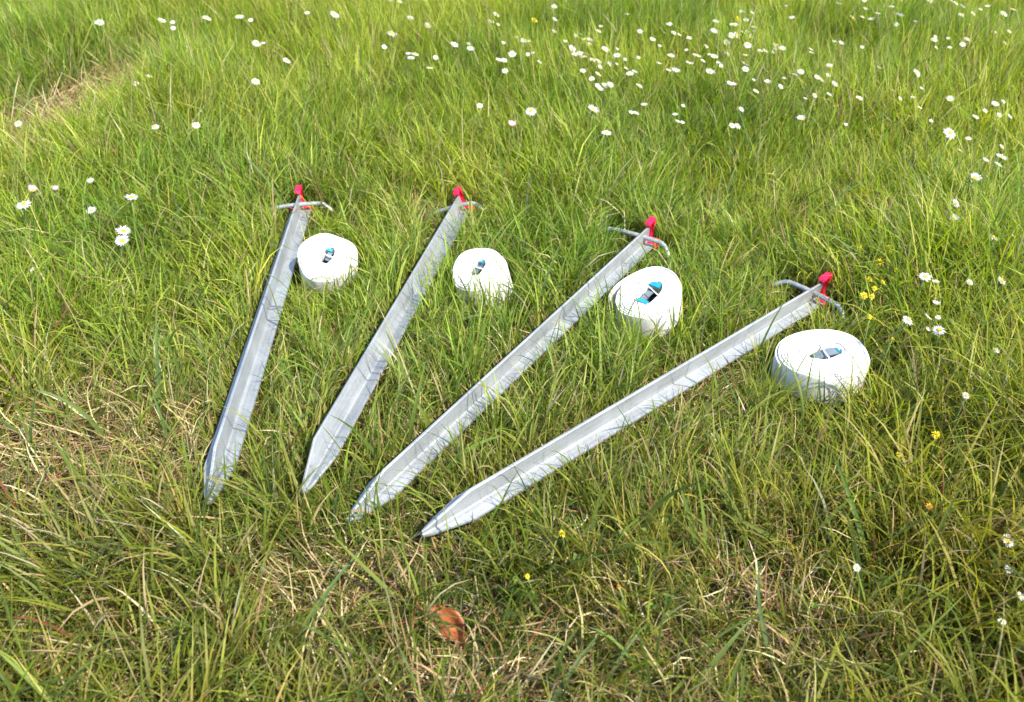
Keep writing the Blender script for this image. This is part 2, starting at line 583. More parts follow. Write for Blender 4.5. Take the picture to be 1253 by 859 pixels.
# ------------------------------------------------------------------ dead leaves
def build_dead_leaf(px, size, yaw, label, fold, seed):
    global M_LEAF
    if M_LEAF is None:
        m, n, pr, out = new_mat("dead_leaf")
        tc = N(n, "ShaderNodeTexCoord")
        no = N(n, "ShaderNodeTexNoise", Scale=90.0, Detail=6.0)
        n.links.new(tc.outputs["Object"], no.inputs["Vector"])
        n.links.new(ramp(n, no.outputs["Fac"], [(0.32, (.03, .010, .006)), (0.5, (.15, .040, .010)), (0.68, (.27, .085, .022))]), pr.inputs["Base Color"])
        pr.inputs["Roughness"].default_value = 0.5
        bu = N(n, "ShaderNodeBump", Strength=0.5, Distance=0.001)
        n.links.new(no.outputs["Fac"], bu.inputs["Height"])
        n.links.new(bu.outputs[0], pr.inputs["Normal"])
        M_LEAF = m
    rs = random.Random(seed)
    bm = bmesh.new()
    nu, nv = 22, 10
    rows = []
    for i in range(nu + 1):
        s = i / nu
        wd = .24 * (math.sin(math.pi * s ** .62) ** .9) * (1 - .35 * s) + .004
        row = []
        for j in range(nv + 1):
            t = -1 + 2 * j / nv
            edge = 1 + .10 * math.sin(2.3 * s * 6.28 + t) * abs(t)
            x = s - .5
            y = t * wd * edge
            z = fold * abs(y) * (1.0 + .5 * math.sin(5 * s)) + .05 * math.sin(9 * s + 4 * t) * abs(t) - .25 * math.sin(math.pi * s) * .4
            if s > .58:                       # the end third is bent up and over to one side
                d = s - .58
                x = .08 + d * .62
                z += d * .55 + d * d * .6
                y += -d * .5
            row.append(bm.verts.new((x * size, y * size, z * size)))
        rows.append(row)
    for i in range(nu):
        for j in range(nv):
            bm.faces.new((rows[i][j], rows[i][j + 1], rows[i + 1][j + 1], rows[i + 1][j]))
    g = bmesh.ops.extrude_face_region(bm, geom=list(bm.faces))
    for v in g['geom']:
        if isinstance(v, bmesh.types.BMVert): v.co.z += .0004
    root = empty("dead_leaf")
    tag(root, label, "leaf", None)
    bm_obj("leaf_blade", bm, M_LEAF, root)
    bm = bmesh.new()
    tube(bm, [(-.5 * size, 0, 0), (-.62 * size, .03 * size, .03 * size), (-.8 * size, .1 * size, .10 * size)], [.0009, .0007, .0008], 6)
    bm_obj("stalk", bm, M_LEAF, root)
    p = at(*px, .011)
    root.location = p
    root.rotation_euler = (R(20), R(6), yaw)
    BLOCK.append(('leaf', (p.x, p.y), size * .5))


build_dead_leaf((556, 769), .052, R(-28), "orange-brown crumpled dead leaf in the grass below the rightmost stake", .5, 3)
build_dead_leaf((916, 706), .016, R(-50), "tiny reddish dry leaf scrap low in the grass at the bottom right", .3, 4)


# ------------------------------------------------------------------ daisies
def build_petals(bm, r, nump, droop, seed, mi=0):
    rs = random.Random(seed)
    for layer in range(2):
        for k in range(nump):
            a = 2 * math.pi * (k + .5 * layer) / nump + rs.uniform(-.08, .08)
            l = r * rs.uniform(.86, 1.05) * (1 if layer == 0 else .92)
            wd = 2.3 * r / nump * rs.uniform(.85, 1.15)
            lift = rs.uniform(-.12, .12) + droop + .10 * layer
            ca, sa = math.cos(a), math.sin(a)
            def P(d, s, z): return (ca * d - sa * s, sa * d + ca * s, z)
            d0, d1 = .22 * r, l
            v = [bm.verts.new(P(d0, -wd * .3, .0004 * layer)), bm.verts.new(P(d0, wd * .3, .0004 * layer)),
                 bm.verts.new(P(.65 * l, wd * .55, lift * .5 * l + .0004 * layer)), bm.verts.new(P(d1, 0, lift * l)),
                 bm.verts.new(P(.65 * l, -wd * .55, lift * .5 * l + .0004 * layer))]
            f = bm.faces.new((v[0], v[1], v[2], v[4])); f.material_index = mi
            f = bm.faces.new((v[4], v[2], v[3])); f.material_index = mi


def build_disc(bm, r, mi=0):
    rings = []
    for (rad, z) in ((.30, .00), (.31, .06), (.24, .13), (.12, .17)):
        rings.append([bm.verts.new((math.cos(t * .6283) * rad * r, math.sin(t * .6283) * rad * r, z * r + .0006)) for t in range(10)])
    for i in range(3):
        for k in range(10):
            f = bm.faces.new((rings[i][k], rings[i][(k + 1) % 10], rings[i + 1][(k + 1) % 10], rings[i + 1][k])); f.material_index = mi
    f = bm.faces.new(rings[-1]); f.material_index = mi


def bm_mesh(name, bm, mats):
    me = bpy.data.meshes.new(name)
    bmesh.ops.recalc_face_normals(bm, faces=bm.faces)
    bm.to_mesh(me); bm.free()
    for m in mats: me.materials.append(m)
    me.shade_smooth()
    return me


HEADS = []
for s in range(5):
    bm = bmesh.new(); build_petals(bm, 1.0 * .01, 15, (.05, .22, -.1, .35, .12)[s], s); pe = bm_mesh("petals", bm, [M_PETAL if s != 3 else M_PETAL])
    bm = bmesh.new(); build_disc(bm, .01); di = bm_mesh("disc", bm, [M_DISC])
    bm = bmesh.new(); build_petals(bm, .01, 12, (.05, .25, -.1, .5, .15)[s], s + 9, 0); build_disc(bm, .01, 1)
    one = bm_mesh("daisy", bm, [M_PETAL, M_DISC])
    bm = bmesh.new(); build_petals(bm, .01, 12, 0.9, s + 19, 0); build_disc(bm, .008, 1)
    pk = bm_mesh("daisy", bm, [M_PINK, M_DISC])
    HEADS.append((pe, di, one, pk))

NEAR = {   # daisies one can point at
    (29, 250): "white daisy by itself at the left edge, level with the stake tops",
    (161, 242): "white daisy above the close pair of daisies, left of the leftmost stake",
    (151, 283): "upper daisy of the close pair standing left of the leftmost stake",
    (150, 295): "lower daisy of the close pair left of the leftmost stake, yellow centre showing",
    (112, 258): "half-closed white daisy between the left edge daisy and the close pair",
    (122, 28): "bright white daisy alone near the top left corner",
    (253, 22): "bright flat white daisy at the top, between the left corner and the centre",
    (351, 74): "white daisy alone in the upper left, the lowest of its scatter",
    (409, 19): "wide white daisy at the top, left of centre",
    (480, 41): "wide white daisy near the top, up and left of a tight cluster of three",
    (650, 136): "open white daisy with yellow centre, leftmost of the three low ones in the upper middle",
    (725, 135): "open white daisy with orange-yellow centre, directly above the round lowest one in the upper middle",
    (742, 163): "round white daisy, lowest of those in the upper middle of the lawn",
    (626, 154): "pale mauve-tinged daisy seen edge on, below the open daisy in the upper middle",
    (1162, 163): "large white daisy leaning right, highest of the line of big daisies down the right side",
    (1225, 193): "large white daisy near the right edge, above a smaller one touching it",
    (1193, 218): "wide tilted white daisy, third down the line on the right side",
    (1169, 249): "white daisy directly above another tilted one on the right side",
    (1167, 268): "tilted white daisy directly below another on the right side",
    (1215, 290): "big white daisy low on the right side with a bud just above it",
    (1132, 339): "tilted white daisy up and right of the largest roll, a small one touching it",
    (1225, 344): "white daisy at the right edge level with the red cap of the rightmost stake",
    (1111, 392): "flat white daisy nearest the largest white roll",
    (1149, 404): "brightest double-looking white daisy of the knot right of the largest roll",
    (1182, 484): "small white daisy alone in tall grass down right of the largest roll",
    (1232, 662): "large white daisy alone near the right edge, low in the photo",
    (1248, 730): "white daisy half cut by the right edge near the bottom corner",
    (1048, 695): "faint small white daisy sunk in the grass at the lower right",
}
FAR = """678,9,8 678,25,8 678,39,6 607,18,7 601,26,7 609,31,4 632,46,6 641,50,9 646,51,8 616,52,5 627,67,8 610,74,8 617,74,8 646,67,6 652,65,5 660,76,6
618,87,8 692,50,5 704,44,6 710,42,5 716,48,8 722,48,8 721,54,6 699,61,9 703,67,6 709,66,8 714,69,7 733,38,7 735,33,5 767,18,8 783,39,6 797,48,6 740,61,8
755,60,5 755,68,8 765,73,5 724,74,7 728,73,6 733,76,7 734,82,6 745,79,6 781,71,6 755,78,4 713,88,7 732,90,7 724,96,7 766,83,5 771,91,8 776,88,7 819,29,6
825,40,8 831,43,6 843,47,7 807,56,5 800,48,5 876,27,7 873,40,8 898,31,9 908,16,7 920,16,5 913,25,7 953,8,4 962,8,4 969,21,7 982,0,6 923,34,8 922,40,7
895,43,7 901,43,8 909,40,8 914,40,7 918,46,8 889,52,8 915,55,8 864,57,7 840,62,5 821,69,9 806,78,8 818,86,9 826,88,9 842,76,6 846,78,6 852,68,8 856,69,6
860,75,7 868,67,6 874,70,8 879,78,7 882,81,6 867,87,8 872,89,7 889,66,8 912,68,7 911,79,9 912,85,8 930,63,8 936,63,7 950,55,8 949,61,6 957,61,8 945,65,5
974,91,8 980,88,7 992,61,6 993,65,6 959,96,5 1026,6,7 1058,1,6 1059,10,5 1043,22,9 1055,21,7 1066,25,8 1074,17,7 1091,9,7 1103,1,7 1100,20,9 1097,30,6
1120,27,5 1137,1,8 1163,1,9 1169,4,7 1178,9,9 1177,18,10 1190,17,6 1200,11,5 1208,8,7 1239,12,11 1228,17,10 1186,31,5 1143,49,7 1145,45,5 1160,47,5
1183,48,8 1178,54,7 1146,58,5 1162,58,4 1217,40,7 1234,39,7 1229,53,6 1029,53,7 1021,51,6 1055,58,4 1015,81,7 1013,93,7 1005,98,8 1020,104,8 1014,116,7
1051,121,9 1075,83,7 1121,90,12 1092,111,5 1127,109,5 1117,119,6 1101,121,6 1162,122,9 731,106,9 740,105,8 746,105,8 735,110,6 782,106,8 788,128,9
772,138,6 778,139,7 826,140,7 829,149,7 835,150,6 836,129,6 869,88,10 893,102,8 898,104,7 939,100,8 955,106,8 925,112,7 999,96,7 906,135,8 896,154,7
903,154,8 980,146,8 985,121,6 997,117,6 1035,152,5 922,98,5 1174,184,8 1185,170,6 1193,144,8 1217,129,8 1222,141,6 1235,143,6 1228,124,6 1205,136,5
1221,202,9 1205,197,9 1226,179,7 1203,236,8 1240,290,10 1139,149,6 1125,132,6 1145,345,9 1186,346,10 1145,372,8 1135,388,9 1148,388,6 1134,403,7 1219,429,9
1234,697,8 1226,760,7 71,0,8 198,26,9 211,27,6 212,35,7 293,20,8 307,26,7 314,53,9 323,54,6 313,100,8 182,94,8 166,102,6 22,151,8 190,155,9 240,153,10
112,222,9 40,330,6 376,16,6 477,1,8 489,3,7 502,22,10 503,71,9 508,66,8 500,67,8 523,32,7 520,0,7 526,84,9 533,71,6 470,58,6 556,55,11 576,59,8
573,54,5 587,129,7"""
PINKS = {(68, 233): 10, (40, 233): 9}
NEARPX = {(29, 250): 19, (161, 242): 16, (151, 283): 18, (150, 295): 17, (112, 258): 13, (122, 28): 12, (253, 22): 12, (351, 74): 11, (409, 19): 14, (480, 41): 13,
          (650, 136): 15, (725, 135): 15, (742, 163): 13, (626, 154): 11, (1162, 163): 17, (1225, 193): 15, (1193, 218): 15, (1169, 249): 13, (1167, 268): 14,
          (1215, 290): 15, (1132, 339): 15, (1225, 344): 15, (1111, 392): 15, (1149, 404): 16, (1182, 484): 10, (1232, 662): 19, (1248, 730): 13, (1048, 695): 10}
STEMS = []


def far_place(u, v):
    if u < 360: return "small white daisy scattered in the lawn at the upper left", "daisies scattered at the upper left"
    if u < 600: return "small white daisy scattered along the top, left of the dense drift", "daisies along the top left of centre"
    if u < 1000:
        if 884 < u < 926 and 22 < v < 63: return "white daisy packed in the tight knot just below the yellow flower at the top", "daisies of the tight knot"
        if u < 690: return "white daisy at the thin left end of the long drift at the top", "daisies at the left end of the drift"
        if u < 765: return "white daisy in the left knot of the drift, above the two open daisies", "daisies of the left knot of the drift"
        if v > 115: return "small white daisy below the drift, right of the two open daisies", "daisies straying below the drift"
        if u < 800: return "white daisy between the left knot and the middle of the drift", "daisies right of the left knot"
        if u < 884: return "white daisy left of the tight knot, in the middle of the drift", "daisies left of the tight knot"
        if v < 45: return "small white daisy above and right of the tight knot, at the top", "daisies above the tight knot"
        return "white daisy at the right end of the drift, right of the tight knot", "daisies at the right end of the drift"
    if v < 70:
        if u < 1130: return "small white daisy at the top, between the drift and the top right corner", "daisies between drift and corner"
        return "small white daisy in the loose scatter at the top right corner", "daisies at the top right corner"
    if v < 160:
        if u < 1060: return "small white daisy in the pale thin grass right of the drift", "daisies in the thin grass"
        return "small white daisy above the line of big daisies on the right", "daisies above the right line"
    return "small white daisy among the bigger ones down the right side", "small daisies down the right side"


def plant_daisy(u, v, px, label, group, parts, pink=False):
    i = random.randrange(5)
    h = (.072 if v > 220 else .094) + (random.uniform(-.002, .012) if parts else random.uniform(-.012, .012))
    if v > 600: h = .05
    p = at(u, v, h)
    d = min(.024, max(.007, px * depth(p) / FPX * (1.12 if px > 9 else random.uniform(1.1, 1.55))))
    sc = d / .02
    tilt = (Euler((R(random.uniform(-4, 32)), R(random.uniform(-8, 34)), 0)).to_matrix() @ Matrix.Rotation(random.uniform(0, 6.28), 3, 'Z')).to_euler()
    foot = Vector((p.x + random.uniform(-.02, .015), p.y + random.uniform(-.02, .02), 0))
    foot.z = float(ground_z(foot.x, foot.y)) - .002
    pe, di, one, pk = HEADS[i]
    if parts:
        root = empty("daisy")
        root.location = foot
        a = mesh_obj("petals", pk if pink else pe, root)
        b = mesh_obj("disc", di, root)
        for o in (a, b):
            o.location = p - foot
            o.rotation_euler = tilt
            o.scale = (sc,) * 3
        bm = bmesh.new()
        q = p - foot
        tube(bm, [(0, 0, 0), (q.x * .25, q.y * .3, q.z * .4), (q.x * .7, q.y * .7, q.z * .8), (q.x, q.y, q.z - .0005)], [.0012, .0011, .001, .0016], 6)
        bm_obj("stem", bm, M_STEM, root)
        tag(root, label, "daisy", group)
    else:
        root = mesh_obj("daisy", pk if pink else one)
        root.location = p
        root.rotation_euler = tilt
        root.scale = (sc,) * 3
        tag(root, label, "daisy", group)
        STEMS.append((foot, p))
    return root


for (u, v), lab in NEAR.items():
    plant_daisy(u, v, NEARPX[(u, v)], lab, "daisies in the lawn", True, (u, v) == (626, 154))
plant_daisy(68, 233, 10, "dull pink closed daisy, the right of two just above the left edge daisy", "daisies in the lawn", True, True)
plant_daisy(40, 233, 9, "dull pink closed daisy, the left of two just above the left edge daisy", "daisies in the lawn", True, True)
for t in FAR.split():
    u, v, px = map(int, t.split(','))
    lab, grp = far_place(u, v)
    plant_daisy(u, v, px, lab, grp, px >= 11)

# ------------------------------------------------------------------ yellow flowers
def blossom_mesh(mat, seed):
    rs = random.Random(seed)
    bm = bmesh.new()
    for k in range(22):
        z = 1 - 2 * (k + .5) / 26
        a = k * 2.39996
        r = math.sqrt(max(0, 1 - z * z))
        d = Vector((r * math.cos(a), r * math.sin(a), z))
        t = d.cross(Vector((0, 0, 1)))
        t = t.normalized() if t.length > .01 else Vector((1, 0, 0))
        u = d.cross(t)
        s = .0042 * rs.uniform(.8, 1.2)
        b = d * .0012
        v = [bm.verts.new(b), bm.verts.new(b + d * s * .6 + t * s * .32), bm.verts.new(b + d * s + u * s * .15), bm.verts.new(b + d * s * .6 - t * s * .32)]
        bm.faces.new(v)
    return bm_mesh("blossom", bm, [mat])


BL = [blossom_mesh(M_YEL, 1), blossom_mesh(M_YEL, 2), blossom_mesh(M_ORG, 3)]
yel = [(1091, 309, 9, 0), (1076, 321, 10, 0), (1064, 342, 7, 0), (1070, 353, 6, 0), (1057, 362, 9, 0), (1067, 363, 7, 0), (1064, 388, 6, 0), (1092, 415, 5, 0),
       (1088, 302, 6, 0), (1052, 301, 5, 0), (1097, 331, 6, 0), (1080, 345, 5, 0),
       (1145, 532, 10, 0), (1183, 552, 8, 2), (1137, 620, 9, 2), (1100, 556, 7, 0), (688, 653, 9, 0), (645, 705, 6, 0), (757, 718, 6, 2), (902, 24, 8, 0), (654, 25, 7, 0)]
ylab = {(1145, 532): "bright yellow blossom standing alone at the right, below the largest roll",
        (1183, 552): "amber yellow blossom right of and below the lone bright yellow one",
        (1137, 620): "amber blossom lowest on the right side of the lawn",
        (1100, 556): "pale yellow blossom left of the lone bright one on the right",
        (688, 653): "yellow blossom in the grass just under the rightmost stake",
        (645, 705): "greenish yellow blossom between the rightmost stake and the dead leaf",
        (757, 718): "amber blossom right of the dead leaf in the foreground",
        (902, 24): "yellow flower amid the dense white daisy drift at the top",
        (654, 25): "yellow flower at the top, left of the dense daisy drift"}
for u, v, px, k in yel:
    h = .055 if v < 500 else .05
    if v < 50: h = .09
    p = at(u, v, h)
    sc = px * depth(p) / FPX / .0095
    root = empty("yellow_flower")
    foot = Vector((p.x + random.uniform(-.012, .012), p.y + random.uniform(-.012, .012), 0))
    foot.z = float(ground_z(foot.x, foot.y)) - .002
    root.location = foot
    o = mesh_obj("blossom", BL[k if k else random.randrange(2)], root)
    o.location = p - foot
    o.scale = (sc,) * 3
    o.rotation_euler = (random.uniform(-.5, .5), random.uniform(-.5, .5), random.uniform(0, 6))
    bm = bmesh.new()
    q = p - foot
    tube(bm, [(0, 0, 0), (q.x * .3, q.y * .2, q.z * .5), (q.x, q.y, q.z)], [.0009, .0008, .0008], 5)
    bm_obj("stem", bm, M_STEM, root)
    if (u, v) in ylab:
        tag(root, ylab[(u, v)], "yellow flower", "yellow flowers in the lawn")
    else:
        tag(root, "small yellow blossom in the patch up and right of the largest roll", "yellow flower", "yellow flowers by the largest roll")


# ------------------------------------------------------------------ grass
def vnoise(x, y, scale, seed):
    """smooth value noise on arrays, 0..1"""
    r = np.random.default_rng(seed)
    T = r.random((64, 64))
    X, Y = x * scale + 17.3, y * scale + 9.1
    i, j = np.floor(X).astype(int), np.floor(Y).astype(int)
    f, g = X - i, Y - j
    f = f * f * (3 - 2 * f); g = g * g * (3 - 2 * g)
    i, j = i % 64, j % 64
    i1, j1 = (i + 1) % 64, (j + 1) % 64
    return (T[j, i] * (1 - f) * (1 - g) + T[j, i1] * f * (1 - g) + T[j1, i] * (1 - f) * g + T[j1, i1] * f * g)


def project(x, y, z):
    c, s = math.cos(PITCH), math.sin(PITCH)
    zz = z - CAM_H
    d = y * c - zz * s
    d = np.where(d < .02, .02, d)
    return PW / 2 + FPX * x / d, PH / 2 - FPX * (y * s + zz * c) / d, d


# worn, dry places of the lawn: centre pixel, half sizes in pixels, strength
WORN = [(130, 550, 190, 75, 1.0), (60, 640, 120, 60, .6), (410, 725, 110, 70, 1.15), (560, 840, 260, 50, .55), (760, 780, 130, 50, .3), (945, 760, 80, 70, .6),
        (103, 140, 56, 46, 2.8), (155, 120, 44, 22, 1.7), (975, 150, 70, 25, .45), (1010, 110, 50, 14, .5), (520, 265, 25, 12, .9), (860, 470, 50, 30, .45), (480, 470, 60, 60, .3), (960, 560, 60, 40, .25),
        (200, 720, 240, 120, .35), (850, 540, 90, 45, .3), (1100, 820, 160, 60, .25), (250, 420, 40, 60, .35), (120, 800, 200, 80, .4)]
WC = [(at(u, v), u, v, a, b, s) for u, v, a, b, s in WORN]


def worn(x, y):
    out = np.zeros_like(x)
    for (c, u, v, a, b, s) in WC:
        d = depth(c)
        rx = a * d / FPX
        p2 = at(u, v - b); ry = max(.02, abs(p2.y - c.y))
        q = ((x - c.x) / rx) ** 2 + ((y - c.y) / ry) ** 2
        out = np.maximum(out, s * np.exp(-q * 1.1))
    return out * (0.55 + .9 * vnoise(x, y, 14, 77))


def inside(x, y, z):
    hit = np.zeros(x.shape, bool)
    for b in BLOCK:
        if b[0] == 'stake':
            m, L = b[1], b[2]
            lx = m[0, 0] * x + m[0, 1] * y + m[0, 2] * z + m[0, 3]
            ly = m[1, 0] * x + m[1, 1] * y + m[1, 2] * z + m[1, 3]
            lz = m[2, 0] * x + m[2, 1] * y + m[2, 2] * z + m[2, 3]
            hw = .0035 + (FW + .002) * np.clip(ly / .06, 0, 1)
            top = np.where(np.abs(lx) < .006, .031 * np.clip(ly / .06, .15, 1), .0065)
            hit |= (np.abs(lx) < hw) & (ly > -.002) & (ly < L) & (lz < top) & (lz > -.004)
            hit |= (np.abs(lx) < .022) & (ly >= L - .008) & (ly < L + .013) & (lz < .012) & (lz > -.006)
            hit |= (np.abs(lx) < .008) & (ly >= L - .008) & (ly < L + .014) & (lz < .036) & (lz > -.006)
            hit |= (np.abs(lx) < .058) & (np.abs(ly - L + .018) < .008) & (np.abs(lz - .0115) < .0055)
        elif b[0] == 'roll':
            m, rr, H = b[1], b[2], b[4]
            lx = m[0, 0] * x + m[0, 1] * y + m[0, 2] * z + m[0, 3]
            ly = m[1, 0] * x + m[1, 1] * y + m[1, 2] * z + m[1, 3]
            lz = m[2, 0] * x + m[2, 1] * y + m[2, 2] * z + m[2, 3]
            hit |= (lx * lx + ly * ly < (rr + .003) ** 2) & (lz < H + .002) & (lz > -.003)
        else:
            hit |= ((x - b[1][0]) ** 2 + (y - b[1][1]) ** 2 < (b[2] * .35) ** 2) & (z > .006) & (z < .016)
    return hit


def footprint(x, y):
    """what stands above a ground point: -1 none, else the height its lower part starts"""
    z = np.full_like(x, -1.0)
    for b in BLOCK:
        if b[0] == 'stake':
            m, L = b[1], b[2]
            zz = .03
            lx = m[0, 0] * x + m[0, 1] * y + m[0, 2] * zz + m[0, 3]
            ly = m[1, 0] * x + m[1, 1] * y + m[1, 2] * zz + m[1, 3]
            z = np.where((np.abs(lx) < FW + .002) & (ly > 0) & (ly < L), .030, z)
            z = np.where((np.abs(lx) < .05) & (ly >= L - .024) & (ly < L + .012), .034, z)
        elif b[0] == 'roll':
            z = np.where((x - b[5][0]) ** 2 + (y - b[5][1]) ** 2 < (b[2] + .004) ** 2, b[3] + .022, z)
        else:
            z = np.where((x - b[1][0]) ** 2 + (y - b[1][1]) ** 2 < (b[2] * .75) ** 2, .034, z)
    return z


def open_view(x, y):
    """greatest height grass may have here when it has been pressed down in front of something lying on it"""
    out = np.full_like(x, 9.0)
    rr = np.hypot(x, y) + 1e-6
    dx, dy = x / rr, y / rr
    for t in np.arange(0, .135, .0075):
        f = footprint(x + dx * t, y + dy * t)
        lim = np.where(f >= 0, f + t * .68, 9.0)
        out = np.minimum(out, lim)
    return out


class Blades:
    def __init__(self):
        self.V, self.F4, self.F3, self.C = [], [], [], []
        self.n = 0

    def add(self, root, L, W, az, th0, kap, n, c0, c1, fold=False, check=True, swirl=None, zmin=.003, expo=1.6):
        m = len(L)
        if m == 0: return
        def path(az_):
            P = np.zeros((m, n + 1, 3))
            P[:, 0] = root
            for k in range(1, n + 1):
                s = (k - .5) / n
                th = th0 + kap * s ** expo
                a = az_ + (swirl * s if swirl is not None else 0)
                st = np.sin(th)
                P[:, k, 0] = P[:, k - 1, 0] + L / n * st * np.cos(a)
                P[:, k, 1] = P[:, k - 1, 1] + L / n * st * np.sin(a)
                P[:, k, 2] = P[:, k - 1, 2] + L / n * np.cos(th)
            g = root[:, 2:3] + zmin
            P[:, 1:, 2] = np.maximum(P[:, 1:, 2], g)
            return P
        P = path(az)
        if check:
            for turn in (1.7, 3.14, -1.6):
                bad = inside(P[:, :, 0], P[:, :, 1], P[:, :, 2])
                mid = .5 * (P[:, 1:] + P[:, :-1])
                bad = bad.any(1) | inside(mid[:, :, 0], mid[:, :, 1], mid[:, :, 2]).any(1)
                if not bad.any(): break
                az = np.where(bad, az + turn + .3 * rng.standard_normal(m), az)
                P = path(az)
            bad = inside(P[:, :, 0], P[:, :, 1], P[:, :, 2])
            mid = .5 * (P[:, 1:] + P[:, :-1])
            ok = ~(bad.any(1) | inside(mid[:, :, 0], mid[:, :, 1], mid[:, :, 2]).any(1))
            P, az, L, W, c0, c1 = P[ok], az[ok], L[ok], W[ok], c0[ok], c1[ok]
            if swirl is not None: swirl = swirl[ok]
            m = len(L)
            if m == 0: return
        # sideways vector with a little twist along the blade
        tw0 = rng.normal(0, .6, m); tw1 = rng.normal(0, .7, m)
        T = np.gradient(P, axis=1)
        T /= np.linalg.norm(T, axis=2, keepdims=True) + 1e-9
        s = np.linspace(0, 1, n + 1)[None, :]
        a = az[:, None] + (swirl[:, None] * s if swirl is not None else 0 * s)
        side = np.stack([-np.sin(a), np.cos(a), 0 * a], -1)
        nor = np.cross(T, side)
        tw = tw0[:, None] + tw1[:, None] * s
        sv = side * np.cos(tw)[..., None] + nor * np.sin(tw)[..., None]
        nv = np.cross(T, sv)
        wd = W[:, None] * (0.62 + .38 * np.minimum(1, s * 4)) * (1 - s ** 2.2) ** .8
        per = 3 if fold else 2
        rows = []
        for k in range(n):
            h = (wd[:, k] * .5)[:, None]
            if fold:
                rows += [P[:, k] - sv[:, k] * h, P[:, k] - nv[:, k] * h * .38, P[:, k] + sv[:, k] * h]
            else:
                rows += [P[:, k] - sv[:, k] * h, P[:, k] + sv[:, k] * h]
        rows.append(P[:, n])
        V = np.stack(rows, 1)
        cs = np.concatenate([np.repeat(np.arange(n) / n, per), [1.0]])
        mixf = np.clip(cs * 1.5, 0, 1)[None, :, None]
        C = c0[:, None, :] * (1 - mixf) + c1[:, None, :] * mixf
        nvb = V.shape[1]
        base = self.n + np.arange(m)[:, None] * nvb
        q, t = [], []
        for k in range(n - 1):
            for j in range(per - 1):
                q.append([k * per + j, k * per + j + 1, (k + 1) * per + j + 1, (k + 1) * per + j])
        for j in range(per - 1):
            t.append([(n - 1) * per + j, (n - 1) * per + j + 1, nvb - 1])
        if q: self.F4.append((base[:, :, None] + np.array(q)[None]).reshape(-1, 4))
        self.F3.append((base[:, :, None] + np.array(t)[None]).reshape(-1, 3))
        self.V.append(V.reshape(-1, 3))
        self.C.append(C.reshape(-1, 3))
        self.n += m * nvb

    def build(self, name, mat):
        V = np.concatenate(self.V); C = np.concatenate(self.C)
        F4 = np.concatenate(self.F4) if self.F4 else np.zeros((0, 4), int)
        F3 = np.concatenate(self.F3)
        me = bpy.data.meshes.new(name)
        me.vertices.add(len(V))
        me.vertices.foreach_set("co", V.astype(np.float32).ravel())
        loops = np.concatenate([F4.ravel(), F3.ravel()]).astype(np.int32)
        me.loops.add(len(loops))
        me.loops.foreach_set("vertex_index", loops)
        nf = len(F4) + len(F3)
        me.polygons.add(nf)
        st = np.concatenate([np.arange(len(F4)) * 4, len(F4) * 4 + np.arange(len(F3)) * 3]).astype(np.int32)
        me.polygons.foreach_set("loop_start", st)
        me.polygons.foreach_set("use_smooth", np.ones(nf, bool))
        me.update(calc_edges=True)
        at_ = me.attributes.new("tint", 'FLOAT_COLOR', 'POINT')
        at_.data.foreach_set("color", np.concatenate([C, np.ones((len(C), 1))], 1).astype(np.float32).ravel())
        me.materials.append(mat)
        print(name, "tris", 2 * len(F4) + len(F3))
        return mesh_obj(name, me)


def scatter(density, x0, x1, y0, y1):
    n = int(density * (x1 - x0) * (y1 - y0))
    return rng.uniform(x0, x1, n), rng.uniform(y0, y1, n)


def in_view(x, y, mpx):
    u, v, d = project(x, y, np.full_like(x, .04))
    return (u > -mpx) & (u < PW + mpx) & (v > -mpx) & (v < PH + mpx * 1.4) & (y > .1)


def pick(palette, weights, m):
    P = np.array(palette)
    idx = rng.choice(len(P), m, p=np.array(weights) / np.sum(weights))
    c = P[idx] * rng.normal(1, .16, (m, 1)).clip(.6, 1.5)
    c *= rng.normal(1, .04, (m, 3)).clip(.85, 1.15)
    return c.clip(.004, .8)


GREEN = [(.176, .248, .020), (.124, .192, .018), (.236, .295, .034), (.310, .335, .075), (.080, .135, .022), (.215, .240, .048)]
STRAW = [(.34, .26, .13), (.24, .165, .08), (.46, .39, .23), (.17, .095, .045), (.15, .06, .025)]


